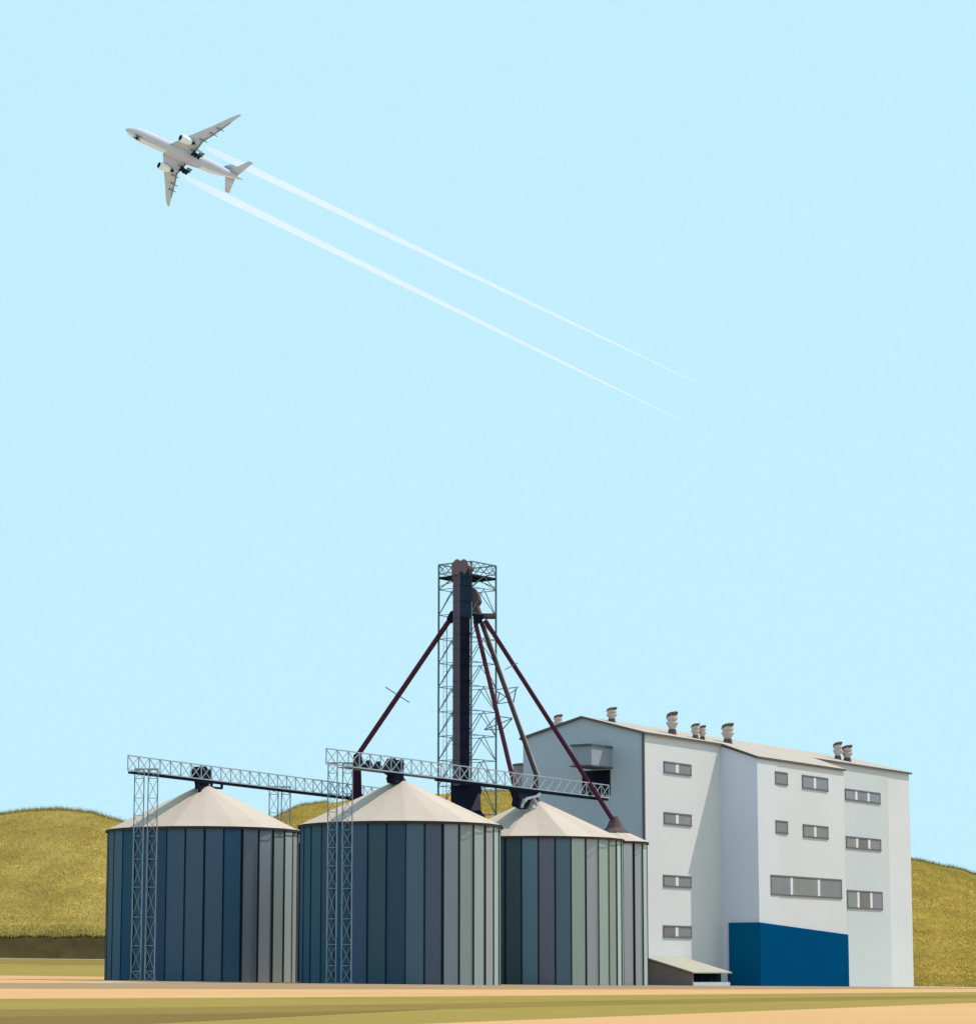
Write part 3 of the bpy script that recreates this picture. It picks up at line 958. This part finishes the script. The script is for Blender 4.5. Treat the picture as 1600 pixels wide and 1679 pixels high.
# wing
ZW = at(1243, 1243, WALLP(tw0, 5.1, 0).y).z
ZW1 = at(1386, 1264, WALLP(tw1, 5.1, 0).y).z
m = MB()
wz = ZW - .05
m.hexa([WALLP(tw0, .0, ZB), WALLP(tw0, 5.1, ZB), WALLP(tw1, 5.1, ZB), WALLP(tw1, .0, ZB), WALLP(tw0, .0, ZE - .1), WALLP(tw0, 5.1, wz), WALLP(tw1, 5.1, wz), WALLP(tw1, .0, ZE - .1)])
wing = m.build('wing', [M['white'], M['recess'], M['greenwhite']], ML)
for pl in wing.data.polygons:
    if pl.normal.dot(-t_) > .9: pl.material_index = 1  # left face: the white render with a cool shade tint painted in
# pale green facing strip at the wing's near edge
m = MB(); z_(tw0 - .02, fac(1276, 5.1), 5.1, ZB, wz - .03, .04); m.build('wall_facing', M['greenwhite'], ML)
# wing roof slab: continues from main eave down
m = MB()
zt0, zt1 = ZE + .30 - pitch * .0, wz + .0
slab(m, [WALLP(tw0 - .3, .3, ZE - .07), WALLP(tw0 - .3, 5.35, wz - .02), WALLP(tw1 + .3, 5.35, wz - .02), WALLP(tw1 + .3, .3, ZE - .07)])
wr = m.build('wing_roof', [M['roof'], M['roof_trim']], ML)
for pl in wr.data.polygons:
    if abs(pl.normal.z) < .5 or pl.normal.z < 0: pl.material_index = 1
# blue base cladding round the wing
zb0 = at(1243, 1513, WALLP(tw0, 5.3, 0).y).z
zb1 = at(1386, 1533, WALLP(tw1, 5.3, 0).y).z
m = MB()
ba, bb = tw0 - .18, tw1 + .02
m.hexa([WALLP(ba, .9, ZB), WALLP(ba, 5.32, ZB), WALLP(bb, 5.32, ZB), WALLP(bb, .9, ZB), WALLP(ba, .9, zb0), WALLP(ba, 5.32, zb0), WALLP(bb, 5.32, zb1), WALLP(bb, .9, zb1)])
bl = m.build('base_cladding', [M['blue'], M['blue_side']], ML)
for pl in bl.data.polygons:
    if pl.normal.dot(-t_) > .9: pl.material_index = 1  # left face: same blue, lightened in colour to offset its shade


# windows ---------------------------------------------------------------
def window(x0, x1, yt, yb, d, mull, glass, wname='window'):
    """recessed strip window; x0,x1 photo columns; yt,yb (top, bottom) rows at x0"""
    a, b = fac(x0, d), fac(x1, d)
    z1, z0 = zfac(x0, yt, d), zfac(x0, yb, d)
    # rows drop along the facade in the photo; use the mean
    fr = MB(); wf = .18
    O = d + .03
    def bx(mb, ta, tb, za, zb, da, db):
        mb.hexa([WALLP(ta, da, za), WALLP(ta, db, za), WALLP(tb, db, za), WALLP(tb, da, za), WALLP(ta, da, zb), WALLP(ta, db, zb), WALLP(tb, db, zb), WALLP(tb, da, zb)])
    hw = .26
    bx(fr, a, b, z1 - .2, z1, d - .02, d + .10)
    bx(fr, a, b, z0, z0 + .2, d - .02, d + .12)
    bx(fr, a, a + hw, z0 + .2, z1 - .2, d - .02, d + .08)
    bx(fr, b - hw, b, z0 + .2, z1 - .2, d - .02, d + .08)
    f = fr.build(wname, M['frame'], ML)
    cuts = [0] + mull + [1]
    A, B = a + hw, b - hw
    for i in range(len(cuts) - 1):
        g = MB()
        bx(g, A + (B - A) * cuts[i], A + (B - A) * cuts[i + 1], z0 + .2, z1 - .2, d - .02, d + .055)
        go = g.build('pane', GL[glass[i]], ML); go.parent = f
    f_loc = Vector(ML.location)
    for mu in mull:
        g = MB(); c = A + (B - A) * mu
        bx(g, c - .36, c + .36, z0 + .2, z1 - .2, d - .02, d + .07)
        go = g.build('mullion', M['mullion'], ML); go.parent = f


window(1089, 1134.5, 1248, 1267.5, 0, [.48], [1, 2])
window(1088.5, 1134, 1331.5, 1351.5, 0, [.47], [0, 2])
window(1086.5, 1132.5, 1434.5, 1454.5, 0, [.48], [2, 0])
window(1085.5, 1132, 1517.5, 1538, 0, [.47], [3, 0])
window(1272, 1293, 1264.5, 1286, 5.1, [], [0])
window(1271.5, 1292, 1345, 1366.5, 5.1, [], [0])
window(1317, 1359.5, 1270.5, 1293, 5.1, [.48], [1, 1])
window(1317, 1358.5, 1351.5, 1373, 5.1, [.47], [2, 0])
window(1262, 1379, 1434.5, 1468, 5.1, [.28, .67], [0, 2, 0])
window(1387.5, 1445.5, 1293, 1312, .05, [.3, .66], [1, 0, 1])
window(1387.5, 1445, 1371, 1391, .05, [.3, .66], [2, 3, 0])
window(1387.5, 1445.5, 1459.5, 1490, .05, [.3, .68], [2, 3, 0])

# gable: box bay with shelf, dark opening under it
GP = lambda s, d, z: B0 - n_ * s - t_ * d + Vector((0, 0, z))      # s along the gable from the near corner, d proud


def gab(px, d=0.0, z=20):
    lo, hi = -5., 25.
    for _ in range(50):
        s = (lo + hi) / 2; q = GP(s, d, z)
        if 800 + F * q.x / (q.y * cp + (q.z - CAMH) * sp) > px: lo = s
        else: hi = s
    return lo


def gbox(mb, s0, s1, z0, z1, d0, d1, mi=0):
    mb.hexa([GP(s0, d0, z0), GP(s0, d1, z0), GP(s1, d1, z0), GP(s1, d0, z0), GP(s0, d0, z1), GP(s0, d1, z1), GP(s1, d1, z1), GP(s1, d0, z1)], mi)


Yg = 350.0
zg = lambda py: at(980, py, 351.5).z
# the bay projects 3 m: its left-front face px 937-968, right (sunny-side) face px 968-1004
sb0 = gab(1003.5); sb1 = sb0 + 2.7
m = MB(); gbox(m, sb0, sb1, zg(1258), zg(1227), -.02, 5.1)
m.build('loading_bay', M['bay'], ML)
m = MB(); gbox(m, sb0 - .15, sb1 + .15, zg(1227), zg(1223.5), -.02, 5.3); m.build('bay_roof', M['roof_trim'], ML)
m = MB(); gbox(m, sb0 - .15, sb1 + .2, zg(1260), zg(1258), -.02, 5.4); m.build('bay_floor', M['roof_trim'], ML)
m = MB(); gbox(m, gab(1001), gab(955), zg(1303), zg(1262), -.02, .06); m.build('loading_door', M['dark_gap'], ML)
m = MB(); gbox(m, gab(994), gab(977), zg(1302), zg(1263), .0, .12); m.build('door_leaf', M['navy_dark'], ML)

# roof vents
def roof_z(d): return ZE + pitch * (-d) if d > -GW / 2 else ZR - pitch * (-d - GW / 2)


def vent(px, py_base, py_top, d, rad, cap=True):
    t = fac(px, d, 31)
    c = WALLP(t, d, 0)
    zb = roof_z(min(0, d)) + .25
    k = c.y / F
    h = (py_base - py_top) * k
    v = MB()
    v.lathe(c, [(rad * .62, zb - .3), (rad * .52, zb + h * .26), (rad * 1.0, zb + h * .52), (rad * .66, zb + h * .60), (rad * .92, zb + h * .70), (rad * .84, zb + h * .84)], 10)
    vo = v.build('roof_vent', M['vent'], ML)
    cpm = MB(); rg = []
    for r_, zz, tl in ((.80, .80, .10), (1.0, .86, .16), (.88, .96, .10), (.5, 1.0, .04)):
        rg.append([c + Vector((rad * r_ * math.cos(2 * math.pi * i / 9), rad * r_ * math.sin(2 * math.pi * i / 9), zb + h * (zz + tl * .8 * math.cos(2 * math.pi * i / 9 + .4)))) for i in range(9)])
    cpm.rings(rg)
    co = cpm.build('vent_cap', M['vent_cap'], ML); co.parent = vo
    cb = MB(); cb.lathe(c, [(rad * .74, zb - .35), (rad * .60, zb + h * .22)], 10)
    co = cb.build('vent_collar', M['brown'], ML); co.parent = vo
    return vo


vent(915, 1192, 1168, -GW * .78, .62)
vent(1003, 1183, 1159.5, -GW * .40, .72)
vent(1102, 1206, 1170, -2.6, .80)
vent(1140, 1215, 1191, -1.6, .62)
vent(1151.5, 1215, 1192, -1.3, .52)
vent(1193, 1219, 1187, -2.0, .88)
vent(1373.5, 1251, 1223, -3.2, .72)
vent(1389, 1250, 1224, -2.4, .84)

# lean-to shed at the foot of the mill
SH = thing('lean_to_shed', 'low lean-to shed with pale sloping roof at the foot of the mill', 'shed', WALLP(2, 4, -.5))
zs = lambda px, py, Y: at(px, py, Y).z
sh0 = .3; shd = 5.6
ta = 0.3
tb = fac(1192, 0.9)
z_hi = zfac(1062, 1572, .1)
# outer corner seen at px 1135
def shp(t, d, z): return WALLP(t, d, z)
lo, hi = 0., 15.
for _ in range(50):
    d = (lo + hi) / 2; q = WALLP(ta, d, 0)
    if 800 + F * q.x / (q.y * cp + (q.z - CAMH) * sp) < 1135: lo = d
    else: hi = d
shd = lo
yq = WALLP(ta, shd, 0).y
z_lo = at(1135, 1596, yq).z
tb2 = fac(1194, shd)
m = MB()
m.hexa([shp(ta, .06, ZB), shp(ta, shd, ZB), shp(ta + .3, shd, ZB), shp(ta + .3, .06, ZB), shp(ta, .06, z_hi), shp(ta, shd, z_lo), shp(ta + .3, shd, z_lo), shp(ta + .3, .06, z_hi)])
m.build('end_wall', M['shed_wall'], SH)
m = MB()
zl2 = at(1160, 1611, WALLP(fac(1160, shd), shd, 0).y).z
m.hexa([shp(ta + .3, shd - .25, ZB), shp(ta + .3, shd, ZB), shp(tb2, shd, ZB), shp(tb2, shd - .25, ZB), shp(ta + .3, shd - .25, zl2), shp(ta + .3, shd, zl2), shp(tb2, shd, zl2), shp(tb2, shd - .25, zl2)])
m.build('front_wall', M['greengrey'], SH)
m = MB()
m.hexa([shp(ta + .3, shd - 1.6, ZB), shp(ta + .3, shd - 1.5, ZB), shp(tb2, shd - 1.5, ZB), shp(tb2, shd - 1.6, ZB), shp(ta + .3, shd - 1.6, z_lo), shp(ta + .3, shd - 1.5, z_lo), shp(tb2, shd - 1.5, z_lo), shp(tb2, shd - 1.6, z_lo)])
m.build('dark_interior', M['dark_gap'], SH)
m = MB()
th = Vector((0, 0, .14))
slab(m, [shp(ta - .2, .07, z_hi), shp(ta - .2, shd + .25, z_lo - .04), shp(tb2 + .1, shd + .25, z_lo - .04), shp(tb2 + .1, .07, z_hi)])
m.build('roof', M['shed_roof'], SH)
for k in range(1, 5):
    m = MB(); tt = ta + .3 + (tb2 - ta - .5) * k / 4
    m.hexa([shp(tt, shd - .2, zl2), shp(tt, shd - .02, zl2), shp(tt + .2, shd - .02, zl2), shp(tt + .2, shd - .2, zl2), shp(tt, shd - .2, z_lo - .02), shp(tt, shd - .02, z_lo - .02), shp(tt + .2, shd - .02, z_lo - .02), shp(tt + .2, shd - .2, z_lo - .02)])
    m.build('post', M['dark_gap'], SH)

# round tank behind the mill's left corner
tkp = at(858, 1400, 364); R_ = 1.3
TK = thing('storage_tank', 'slim pinkish grey round tank at the left rear corner of the mill', 'tank', (tkp.x, 364, gz(tkp.x, 364)))
m = MB(); m.lathe((tkp.x, 364, 0), [(R_, gz(tkp.x, 364) - .3), (R_, at(858, 1256, 364).z)], 20); m.build('shell', M['tank'], TK)
m = MB(); m.lathe((tkp.x, 364, 0), [(R_ + .06, at(858, 1257, 364).z), (R_ + .06, at(858, 1253.5, 364).z), (R_ * .6, at(858, 1252, 364).z)], 20); m.build('lid', M['roof_trim'], TK)


# ------------------------------------------------------------------ airliner
RM = Matrix(((-0.74502, 0.60952, -0.27099), (-0.63963, -0.53752, 0.54949), (0.18926, 0.58271, 0.79033)))
PC = Vector((-153.693, 1395.242, 409.150))
AP = thing('airliner', 'grey twin-engine airliner seen from below with its landing gear out', 'aeroplane', PC)
WP = lambda x, y, z: PC + RM @ Vector((x + 35, y, z))     # nose at x = 0, x forward, y to port, z up


def foil(secs, name, mname, n=14):
    """secs: (xLE, chord, y, z, thick)"""
    m = MB(); rings = []
    for xl, ch, y, z, tk in secs:
        r = []
        for i in range(n):
            a = 2 * math.pi * i / n
            cx = .5 * (1 - math.cos(a)); up = math.sin(a)
            tt = tk * (2.2 * math.sqrt(max(cx, 0)) * (1 - cx) ** .9) * .75
            r.append(WP(xl - ch * cx, y, z + tt * up * .5))
        rings.append(r)
    m.rings(rings)
    return m.build(name, M[mname], AP, smooth=True)


m = MB(); rings = []
for x, r, z in ((0, .12, -.75), (-.6, .78, -.68), (-1.6, 1.45, -.55), (-3.2, 2.2, -.35), (-5.5, 2.85, -.15), (-8.5, 3.25, -.03), (-12, 3.35, 0), (-30, 3.35, 0), (-48, 3.35, 0), (-54, 3.15, .12), (-60, 2.4, .5), (-66, 1.55, .95), (-70.5, .8, 1.25), (-73.4, .28, 1.45)):
    rings.append([WP(x, r * math.sin(2 * math.pi * i / 24), z + r * math.cos(2 * math.pi * i / 24)) for i in range(24)])
m.rings(rings)
fu = m.build('fuselage', [M['plane'], M['plane_light']], AP, smooth=True)
for pl in fu.data.polygons:                    # light painted in as a paler lower starboard side
    q = RM.transposed() @ pl.normal
    if q.z < .25 and q.y < -.12: pl.material_index = 1
m = MB(); rings = []
for x, r, z in ((-21.5, .6, -2.5), (-25, 2.7, -1.1), (-30, 3.35, -.75), (-40, 3.4, -.75), (-45, 2.9, -1.0), (-49, .7, -2.4)):
    rings.append([WP(x, r * 1.12 * math.sin(2 * math.pi * i / 20), z + r * .86 * math.cos(2 * math.pi * i / 20)) for i in range(20)])
m.rings(rings); m.build('belly_fairing', M['plane'], AP, smooth=True)
for s in (1, -1):
    foil([(-24.0, 15.5, 2.2 * s, -1.75, 1.7), (-30.8, 8.9, 11.2 * s, -.75, .95), (-38.5, 5.6, 20.5 * s, .55, .6), (-45.2, 2.9, 29 * s, 2.1, .32), (-48.6, 1.3, 32.4 * s, 2.95, .14)], 'wing', 'plane_wing')
    foil([(-62.8, 6.6, .8 * s, 1.35, .6), (-70.0, 2.6, 10.9 * s, 2.2, .22)], 'tailplane', 'plane_wing')
    # flaps: dark trailing edge gap and fairings
    m = MB()
    p = [(-38.6, 6.0, -1.95), (-38.9, 11.5, -1.05), (-41.6, 16, -.35), (-44.2, 21.5, .45), (-46.6, 26.5, 1.4)]
    for a, b in zip(p, p[1:]):
        m.bar(WP(a[0], a[1] * s, a[2]), WP(b[0], b[1] * s, b[2]), .38, .3)
    m.build('flap_gap', M['plane_edge'], AP)
    m = MB()
    for x, y, z in ((-39.2, 12.6, -1.3), (-42.2, 17.6, -.5), (-43.9, 21.5, .15)):
        m.tube(WP(x + 2.6, y * s, z - .1), WP(x - 2.0, y * s, z - .2), .38, .2, 8)
    m.build('flap_fairing', M['plane_edge'], AP)
    # leading edge trim
    # engine
    ex, ey, ez = -26.3, 9.6 * s, -2.95
    m = MB(); rings = []
    for x, r in ((-.0, 1.72), (-.5, 1.93), (-2.0, 2.02), (-4.5, 1.92), (-6.4, 1.45)):
        rings.append([WP(ex + x, ey + r * math.sin(2 * math.pi * i / 18), ez + r * math.cos(2 * math.pi * i / 18)) for i in range(18)])
    m.rings(rings)
    en = m.build('engine', M['nacelle'], AP, smooth=True)
    m = MB(); m.tube(WP(ex + .04, ey, ez), WP(ex - .3, ey, ez), 1.5, 1.4, 18); o = m.build('intake', M['intake'], AP); o.parent = en
    m = MB(); m.tube(WP(ex - 6.3, ey, ez), WP(ex - 9.2, ey, ez + .1), 1.25, .3, 12); o = m.build('exhaust_cone', M['gear'], AP); o.parent = en
    m = MB()
    m.hexa([WP(ex - 2, ey - .25, ez + 1.7), WP(ex - 2, ey + .25, ez + 1.7), WP(ex - 9, ey + .25, ez + .6), WP(ex - 9, ey - .25, ez + .6), WP(ex - 3, ey - .25, ez + 2.2), WP(ex - 3, ey + .25, ez + 2.2), WP(ex - 10, ey + .25, ez + 2.0), WP(ex - 10, ey - .25, ez + 2.0)])
    o = m.build('pylon', M['plane_edge'], AP); o.parent = en
    # main gear
    gx, gy = -38.2, 5.4 * s
    m = MB()
    m.tube(WP(gx, gy, -1.6), WP(gx - .2, gy, -5.3), .38, n=8)
    m.bar(WP(gx + 2.1, gy, -5.0), WP(gx - 2.3, gy, -5.9), .5)
    m.bar(WP(gx + 2.4, gy, -1.9), WP(gx, gy, -4.2), .28)
    m.bar(WP(gx, gy - 2.4 * s, -2.2), WP(gx, gy, -4.2), .28)
    mg = m.build('main_gear', M['gear'], AP)
    for k in range(3):
        for q in (-.75, .75):
            m = MB(); cx = gx + 1.7 - k * 1.75; cz = -5.05 - k * .36
            m.tube(WP(cx, gy + q - .3, cz), WP(cx, gy + q + .3, cz), .78, n=12)
            o = m.build('wheel', M['gear'], AP); o.parent = mg
    m = MB()
    m.hexa([WP(gx - .2, gy + 1.4 * s, -1.9), WP(gx - 3.4, gy + 1.4 * s, -1.9), WP(gx - 3.4, gy + 1.55 * s, -1.9), WP(gx - .2, gy + 1.55 * s, -1.9),
            WP(gx - .4, gy + 1.9 * s, -4.6), WP(gx - 3.0, gy + 1.9 * s, -4.6), WP(gx - 3.0, gy + 2.05 * s, -4.6), WP(gx - .4, gy + 2.05 * s, -4.6)])
    m.hexa([WP(gx - 2.2, gy - 1.2 * s, -2.9), WP(gx - 5.2, gy - 1.2 * s, -2.9), WP(gx - 5.2, gy + 1.6 * s, -2.9), WP(gx - 2.2, gy + 1.6 * s, -2.9),
            WP(gx - 2.2, gy - 1.2 * s, -2.75), WP(gx - 5.2, gy - 1.2 * s, -2.75), WP(gx - 5.2, gy + 1.6 * s, -2.75), WP(gx - 2.2, gy + 1.6 * s, -2.75)])
    m.build('gear_door', M['gear_door'], AP)
# fin
m = MB(); rings = []
for xl, ch, z, tk in ((-58.5, 9.8, 2.6, .8), (-68.6, 4.2, 11.6, .35)):
    rings.append([WP(xl - ch * .5 * (1 - math.cos(2 * math.pi * i / 12)), tk * .5 * math.sin(2 * math.pi * i / 12), z) for i in range(12)])
m.rings(rings); m.build('fin', M['gear_door'], AP, smooth=True)
# nose gear
m = MB()
m.tube(WP(-6.2, 0, -2.4), WP(-6.0, 0, -4.3), .28, n=8)
m.bar(WP(-8.2, 0, -2.7), WP(-6.1, 0, -3.9), .25)
ng = m.build('nose_gear', M['gear'], AP)
for q in (-.42, .42):
    m = MB(); m.tube(WP(-6.0, q - .22, -4.4), WP(-6.0, q + .22, -4.4), .62, n=12); o = m.build('wheel', M['gear'], AP); o.parent = ng
m = MB()
for q in (-.75, .75):
    m.hexa([WP(-4.8, q - .06, -2.5), WP(-8.8, q - .06, -2.8), WP(-8.8, q + .06, -2.8), WP(-4.8, q + .06, -2.5), WP(-5.0, q * 1.25 - .06, -3.5), WP(-8.5, q * 1.25 - .06, -3.7), WP(-8.5, q * 1.25 + .06, -3.7), WP(-5.0, q * 1.25 + .06, -3.5)])
m.build('gear_door', M['gear'], AP)

# contrails
ct = bpy.data.materials.new('contrail_vapour'); ct.use_nodes = True
N = ct.node_tree.nodes; Lk = ct.node_tree.links
for n0 in list(N): N.remove(n0)
out = N.new('ShaderNodeOutputMaterial'); tr = N.new('ShaderNodeBsdfTransparent'); em = N.new('ShaderNodeEmission')
em.inputs['Color'].default_value = (.93, .98, 1, 1); em.inputs['Strength'].default_value = 1.0
ms = N.new('ShaderNodeMixShader')
at_ = N.new('ShaderNodeAttribute'); at_.attribute_name = 'Col'
nz = N.new('ShaderNodeTexNoise'); nz.inputs['Scale'].default_value = .12
mr = N.new('ShaderNodeMapRange'); mr.inputs[3].default_value = .85; mr.inputs[4].default_value = 1.1
mm = N.new('ShaderNodeMath'); mm.operation = 'MULTIPLY'
tc = N.new('ShaderNodeTexCoord')
Lk.new(tc.outputs['Object'], nz.inputs['Vector']); Lk.new(nz.outputs['Fac'], mr.inputs[0])
Lk.new(at_.outputs['Fac'], mm.inputs[0]); Lk.new(mr.outputs[0], mm.inputs[1])
Lk.new(mm.outputs[0], ms.inputs['Fac']); Lk.new(tr.outputs[0], ms.inputs[1]); Lk.new(em.outputs[0], ms.inputs[2]); Lk.new(ms.outputs[0], out.inputs['Surface'])


def contrail(label, a, b, r0):
    m = MB(); K = 40; n = 12
    d = (b - a).normalized(); s = d.orthogonal().normalized(); q = d.cross(s)
    rad = lambda t: r0 * (min(1, .55 + t * 8)) * (1 - t) ** .85 + .16
    for k in range(K):
        t0, t1_ = k / K, (k + 1) / K
        al = .40 * min(1, .6 + t0 * 5) * (1 - .3 * t0)
        V = []
        for t in (t0, t1_):
            for i in range(n):
                an = 2 * math.pi * i / n
                V.append(a + (b - a) * t + (s * math.cos(an) + q * math.sin(an)) * rad(t))
        m.add(V, [(i, (i + 1) % n, n + (i + 1) % n, n + i) for i in range(n)], 0, (al, al, al))
    o = m.build('contrail', ct, None, origin=a)
    return tag(o, label, 'contrail', 'vapour trails behind the airliner')


contrail('upper white vapour trail, passing beside the tail of the airliner', at(338, 242, 1412), at(1142, 627, 1560), 1.75)
contrail('lower white vapour trail, clear of the tail of the airliner', at(303, 290, 1400), at(1114, 688, 1560), 1.85)
